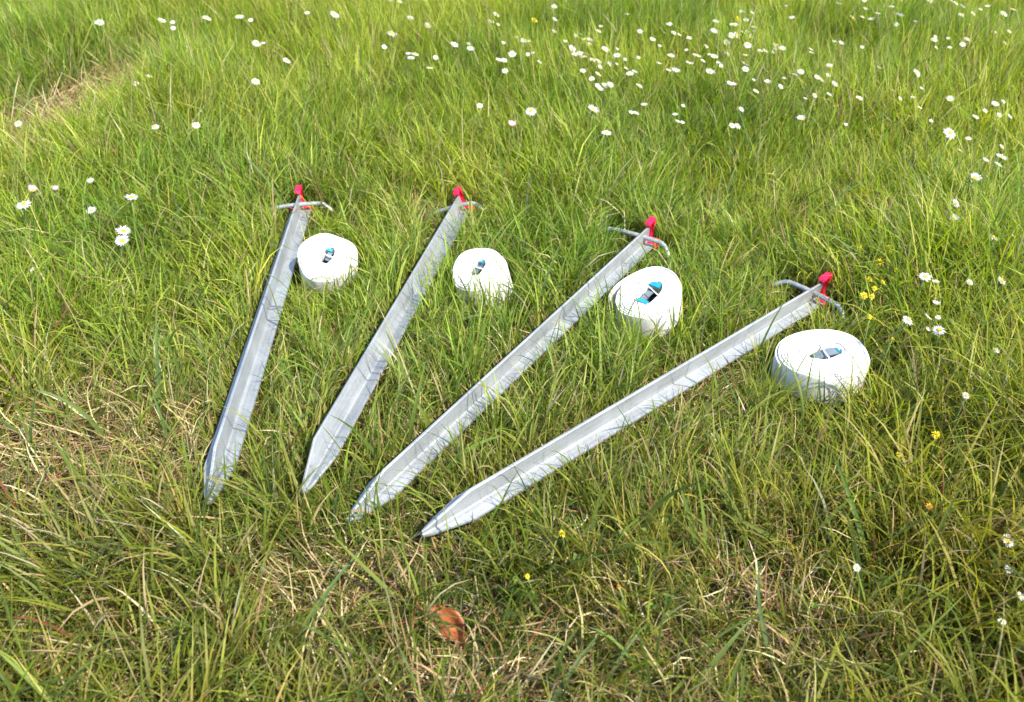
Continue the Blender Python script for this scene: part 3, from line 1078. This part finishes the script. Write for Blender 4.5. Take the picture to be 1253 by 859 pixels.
def main_grass(B):
    # tufts: blades spring in bunches from shared crowns, between them single blades
    tx, ty = scatter(3300, -2.6, 2.6, .05, 3.9)
    dens = np.where(in_view(tx, ty, 60), 1.0, np.where(in_view(tx, ty, 420), np.where(ty < .75, .6, .13), 0.0)) * np.where(ty > 1.6, .85, 1)
    wt = worn(tx, ty)
    dens = dens * (1 - .55 * np.clip(wt, 0, 1) - .35 * np.clip(wt - 1, 0, 1))
    keep = rng.random(len(tx)) < dens
    tx, ty = tx[keep], ty[keep]
    nb = rng.integers(7, 26, len(tx))
    idx = np.repeat(np.arange(len(tx)), nb)
    m = len(idx)
    sp = rng.uniform(.004, .016, len(tx))[idx]
    ang = rng.uniform(0, 2 * np.pi, m)
    rad = sp * np.sqrt(rng.random(m))
    x = tx[idx] + rad * np.cos(ang)
    y = ty[idx] + rad * np.sin(ang)
    # singles
    sx, sy = scatter(19000, -2.6, 2.6, .05, 3.9)
    k = rng.random(len(sx)) < np.where(in_view(sx, sy, 60), 1.0, np.where(in_view(sx, sy, 420), np.where(sy < .75, .6, .13), 0)) * (1 - .6 * np.clip(worn(sx, sy), 0, 1) - .3 * np.clip(worn(sx, sy) - 1, 0, 1))
    sx, sy = sx[k], sy[k]
    tuft_az = np.concatenate([ang, rng.uniform(0, 2 * np.pi, len(sx))])
    tuft_c = np.concatenate([rng.normal(0, 1, len(tx))[idx], rng.normal(0, 1, len(sx))])
    tuft_h = np.concatenate([rng.normal(1, .18, len(tx))[idx], rng.normal(.9, .2, len(sx))])
    x = np.concatenate([x, sx]); y = np.concatenate([y, sy])
    m = len(x)
    u, v, d = project(x, y, np.zeros(m))
    wn = np.clip(worn(x, y), 0, 1)
    # how high: short and trodden round the stakes and in front, long beyond and to the right
    far = np.clip((y - .95) / .7, 0, 1)
    right = np.clip((u - 1020) / 160, 0, 1) * np.clip((v - 200) / 150, 0, 1)
    hz = .060 + .032 * far + .030 * right
    hz = hz * (.70 + .6 * vnoise(x, y, 5.5, 3)) * (1 - .35 * wn - .35 * np.clip(worn(x, y) - 1, 0, 1))
    L = hz * tuft_h.clip(.5, 1.5) * rng.uniform(.55, 1.35, m)
    lim = open_view(x, y)
    press = (lim < 8) & (rng.random(m) < .84)
    L = np.where(press & (L > lim * 1.08), lim * rng.uniform(.7, 1.1, m), L)
    W = rng.uniform(.0010, .0021, m) * (1 + .12 * far) * np.clip(L / .06, .75, 1.3)
    lean = vnoise(x, y, 3.0, 5) * 4 * np.pi
    az = np.where(rng.random(m) < .55, tuft_az + rng.normal(0, .5, m), lean + rng.normal(0, .9, m))
    th0 = np.abs(rng.normal(.14, .18, m)) + .03 + .15 * wn + .08 * (1 - far)
    kap = np.abs(rng.normal(.65, .5, m)) * (1 - .35 * far) + .2 * (1 - far)
    # colours
    tone = vnoise(x, y, 4.2, 21) + .28 * tuft_c
    c1 = pick(GREEN, [4, 3, 3, 1.6, 1.4, 1.4], m)
    yl = np.clip(.35 * (tone - .45), -.25, .35)[:, None]
    c1 = (c1 * (1 + yl * np.array([1.6, .9, .6]))).clip(.006, .5)
    near_shade = np.clip((.78 - y) / .3, 0, 1)[:, None]     # foreground shade painted into the blade tint, darker and browner towards the camera
    c1 = c1 * (1 - .36 * near_shade * np.array([.50, .85, .3]))
    dry = rng.random(m) < (.050 + .25 * wn + .05 * vnoise(x, y, 9, 91) ** 2)
    c1 = np.where(dry[:, None], pick(STRAW, [4, 2, 2, 1, .6], m), c1)
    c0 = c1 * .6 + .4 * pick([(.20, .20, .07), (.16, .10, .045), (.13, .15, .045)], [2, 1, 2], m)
    root = np.stack([x, y, ground_z(x, y) - .001], 1)
    near = d < .80
    mid = (~near) & (d < 1.25)
    fr = d >= 1.25
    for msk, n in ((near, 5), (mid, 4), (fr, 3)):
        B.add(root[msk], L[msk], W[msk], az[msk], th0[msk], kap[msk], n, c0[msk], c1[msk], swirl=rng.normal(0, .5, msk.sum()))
    print("blades", m)


def broad_blades(B):
    """wider folded blades of couch grass, mostly in front"""
    x, y = scatter(900, -1.3, 1.3, .1, 1.5)
    u, v, d = project(x, y, np.zeros(len(x)))
    k = in_view(x, y, 120) & (rng.random(len(x)) < np.clip(1.15 - .75 * (y - .3), .12, 1) * (1 - .5 * np.clip(worn(x, y), 0, 1)))
    x, y = x[k], y[k]
    m = len(x)
    L = rng.uniform(.05, .125, m)
    lim = open_view(x, y)
    press = (lim < 8) & (rng.random(m) < .86)
    L = np.where(press & (L > lim * 1.1), lim * rng.uniform(.8, 1.15, m), L)
    W = rng.uniform(.0024, .0046, m) * np.clip(L / .07, .6, 1.1)
    az = rng.uniform(0, 2 * np.pi, m)
    th0 = np.abs(rng.normal(.35, .3, m))
    kap = np.abs(rng.normal(.8, .5, m))
    c1 = pick([(.085, .130, .026), (.11, .155, .026), (.065, .110, .030), (.15, .185, .04)], [3, 3, 2, 1.5], m)
    c0 = c1 * .8 + .2 * np.array([.20, .20, .08])
    root = np.stack([x, y, ground_z(x, y) - .001], 1)
    B.add(root, L, W, az, th0, kap, 7, c0, c1, fold=True, swirl=rng.normal(0, .4, m))


def dry_grass(B):
    x, y = scatter(30000, -1.9, 1.9, .05, 3.2)
    u, v, d = project(x, y, np.zeros(len(x)))
    wn = np.clip(worn(x, y), 0, 1.2)
    k = in_view(x, y, 120) & (rng.random(len(x)) < (.09 + .85 * wn) * np.clip(1.45 - y * .55, .18, 1))
    x, y, wn = x[k], y[k], wn[k]
    m = len(x)
    L = rng.uniform(.018, .06, m) * (1 + .3 * wn)
    lim = open_view(x, y)
    W = rng.uniform(.0008, .0019, m)
    swl = vnoise(x, y, 4, 51) * 12
    az = np.where(rng.random(m) < .6, swl + rng.normal(0, .6, m), rng.uniform(0, 6.28, m))
    th0 = rng.uniform(.6, 1.45, m)
    th0 = np.where(lim < 8, np.maximum(th0, 1.2), th0)
    kap = rng.normal(.5, .55, m)
    c1 = pick(STRAW, [4, 3, 1.6, 1.6, .8], m)
    c0 = c1 * .85
    z = ground_z(x, y) + rng.uniform(0, .012, m)
    B.add(np.stack([x, y, z], 1), L, W, az, th0, kap, 4, c0, c1, swirl=rng.normal(0, 1.0, m), zmin=.001)


def undergrowth(B, D):
    """short dense moss-like blades and litter that close the turf between the tufts"""
    x, y = scatter(46000, -1.7, 1.7, .05, 2.6)
    k = in_view(x, y, 60) & (rng.random(len(x)) < np.clip(1.25 - y * .42, .2, 1))
    x, y = x[k], y[k]
    m = len(x)
    wn = np.clip(worn(x, y), 0, 1)
    L = rng.uniform(.010, .030, m)
    W = rng.uniform(.0009, .0018, m)
    th0 = rng.uniform(.2, 1.3, m)
    kap = rng.normal(.5, .5, m)
    az = rng.uniform(0, 6.28, m)
    root = np.stack([x, y, ground_z(x, y) + rng.uniform(0, .006, m)], 1)
    dry = rng.random(m) < .20 + .50 * wn
    g = ~dry
    c = pick([(.15, .21, .022), (.11, .18, .02), (.20, .24, .05)], [2, 2, 1], m)
    B.add(root[g], L[g], W[g], az[g], th0[g], kap[g], 2, c[g] * .9, c[g])
    c = pick(STRAW, [3, 3, 1, 2, 1.4], m)
    D.add(root[dry], L[dry] * 1.2, W[dry], az[dry], th0[dry] + .3, kap[dry], 2, c[dry] * .9, c[dry])


def clover(C):
    """small three-part leaves of clover and medick low among the blades"""
    spots = [(1078, 335, .05, 90), (1062, 365, .035, 60), (1130, 560, .05, 30), (1150, 640, .05, 24), (985, 175, .10, 70), (770, 700, .05, 16), (900, 640, .06, 18), (60, 420, .06, 18)]
    for (u, v, sp, n) in spots:
        c = at(u, v)
        x = c.x + rng.normal(0, sp, n); y = c.y + rng.normal(0, sp, n)
        h = rng.uniform(.012, .036, n)
        a0 = rng.uniform(0, 6.28, n)
        tone = pick([(.13, .19, .03), (.17, .22, .04), (.09, .15, .03)], [2, 1, 2], n)
        for k in range(3):
            rt = np.stack([x, y, ground_z(x, y) + h], 1)
            C.add(rt, rng.uniform(.0038, .0062, n), rng.uniform(.0034, .005, n), a0 + k * 2.094, np.full(n, 1.15) + rng.normal(0, .15, n), np.full(n, .35), 3, tone, tone, fold=True)
        C.add(np.stack([x, y, ground_z(x, y)], 1), h, np.full(n, .0008), a0, np.full(n, .02), np.zeros(n), 2, tone, tone)


def front_blades(B):
    """upright blades that spring up right in front of the stakes and rolls"""
    X, Y, Ls, Ws = [], [], [], []
    j = k = 0
    for b in BLOCK:
        if b[0] == 'roll':
            n = (20, 75, 30, 30)[k]
            k += 1
            cx, cy = b[5]
            to = math.atan2(-cy, -cx)
            for _ in range(n):
                a = to + rng.uniform(-1.0, 1.0)
                r = b[2] + rng.uniform(.004, .022)
                X.append(cx + r * math.cos(a)); Y.append(cy + r * math.sin(a))
                Ls.append(rng.uniform(.045, .095)); Ws.append(rng.uniform(.0010, .0026))
        elif b[0] == 'stake':
            inv = np.linalg.inv(b[1])
            for _ in range((9, 10, 26, 7)[j]):          # blades standing before the buried points
                p = inv @ np.array([rng.uniform(-.016, .016), rng.uniform(-.012, .055), 0, 1])
                d = math.hypot(p[0], p[1])
                g = (d - rng.uniform(.020, .034)) / d
                X.append(p[0] * g); Y.append(p[1] * g)
                Ls.append(rng.uniform(.045, .08)); Ws.append(rng.uniform(.0014, .0034))
            j += 1
            for _ in range(8):
                t = b[2] * rng.random() ** 1.7 * .95
                side = FW + rng.uniform(.003, .02)
                if rng.random() < .25 and t < .12: side, t = rng.uniform(-.012, .012), -rng.uniform(.002, .02)
                p = inv @ np.array([side, t, 0, 1])
                X.append(p[0]); Y.append(p[1])
                Ls.append(rng.uniform(.045, .085)); Ws.append(rng.uniform(.0013, .0032))
    x, y, L, W = map(np.array, (X, Y, Ls, Ws))
    m = len(x)
    c1 = pick(GREEN, [3, 3, 2, 1, 1, 1], m)
    B.add(np.stack([x, y, ground_z(x, y)], 1), L, W, rng.uniform(0, 6.28, m), np.abs(rng.normal(.05, .12, m)), np.abs(rng.normal(.30, .30, m)), 7,
          c1 * .8 + .03, c1, swirl=rng.normal(0, .4, m), fold=True)


def stalks(B):
    """thin upright flowering stems and a few long loose blades"""
    x, y = scatter(170, -2.0, 2.0, .2, 3.0)
    k = in_view(x, y, 60)
    x, y = x[k], y[k]
    m = len(x)
    lim = open_view(x, y)
    ok = lim > 8
    x, y = x[ok], y[ok]; m = len(x)
    L = rng.uniform(.09, .16, m)
    W = rng.uniform(.0010, .0017, m)
    c1 = pick([(.25, .25, .08), (.36, .30, .15), (.16, .20, .045)], [2, 1, 2], m)
    B.add(np.stack([x, y, ground_z(x, y)], 1), L, W, rng.uniform(0, 6.28, m), np.abs(rng.normal(.15, .15, m)), np.abs(rng.normal(.4, .3, m)), 7, c1 * .9, c1)
    # stems that carry the small far daisies
    f = np.array([[a.x, a.y, a.z] for a, b in STEMS]); t = np.array([[b.x, b.y, b.z] for a, b in STEMS])
    dv = t - f
    Ls = np.linalg.norm(dv, axis=1)
    th = np.arccos(dv[:, 2] / Ls)
    azs = np.arctan2(dv[:, 1], dv[:, 0])
    c = pick([(.13, .17, .04)], [1], len(f))
    B.add(f, Ls, np.full(len(f), .0018), azs, th, np.zeros(len(f)), 3, c, c, check=False)


B = Blades()
D = Blades()
main_grass(B)
undergrowth(B, D)
broad_blades(B)
stalks(B)
front_blades(B)
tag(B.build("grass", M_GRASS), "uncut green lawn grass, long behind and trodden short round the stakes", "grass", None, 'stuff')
dry_grass(D)
tag(D.build("dry_grass", M_STRAW), "dry straw-coloured dead grass matted low between the green blades", "dry grass", None, 'stuff')
C = Blades()
clover(C)
tag(C.build("clover", M_GRASS), "small three-part clover leaves low in the grass, mostly by the yellow flowers", "clover", None, 'stuff')
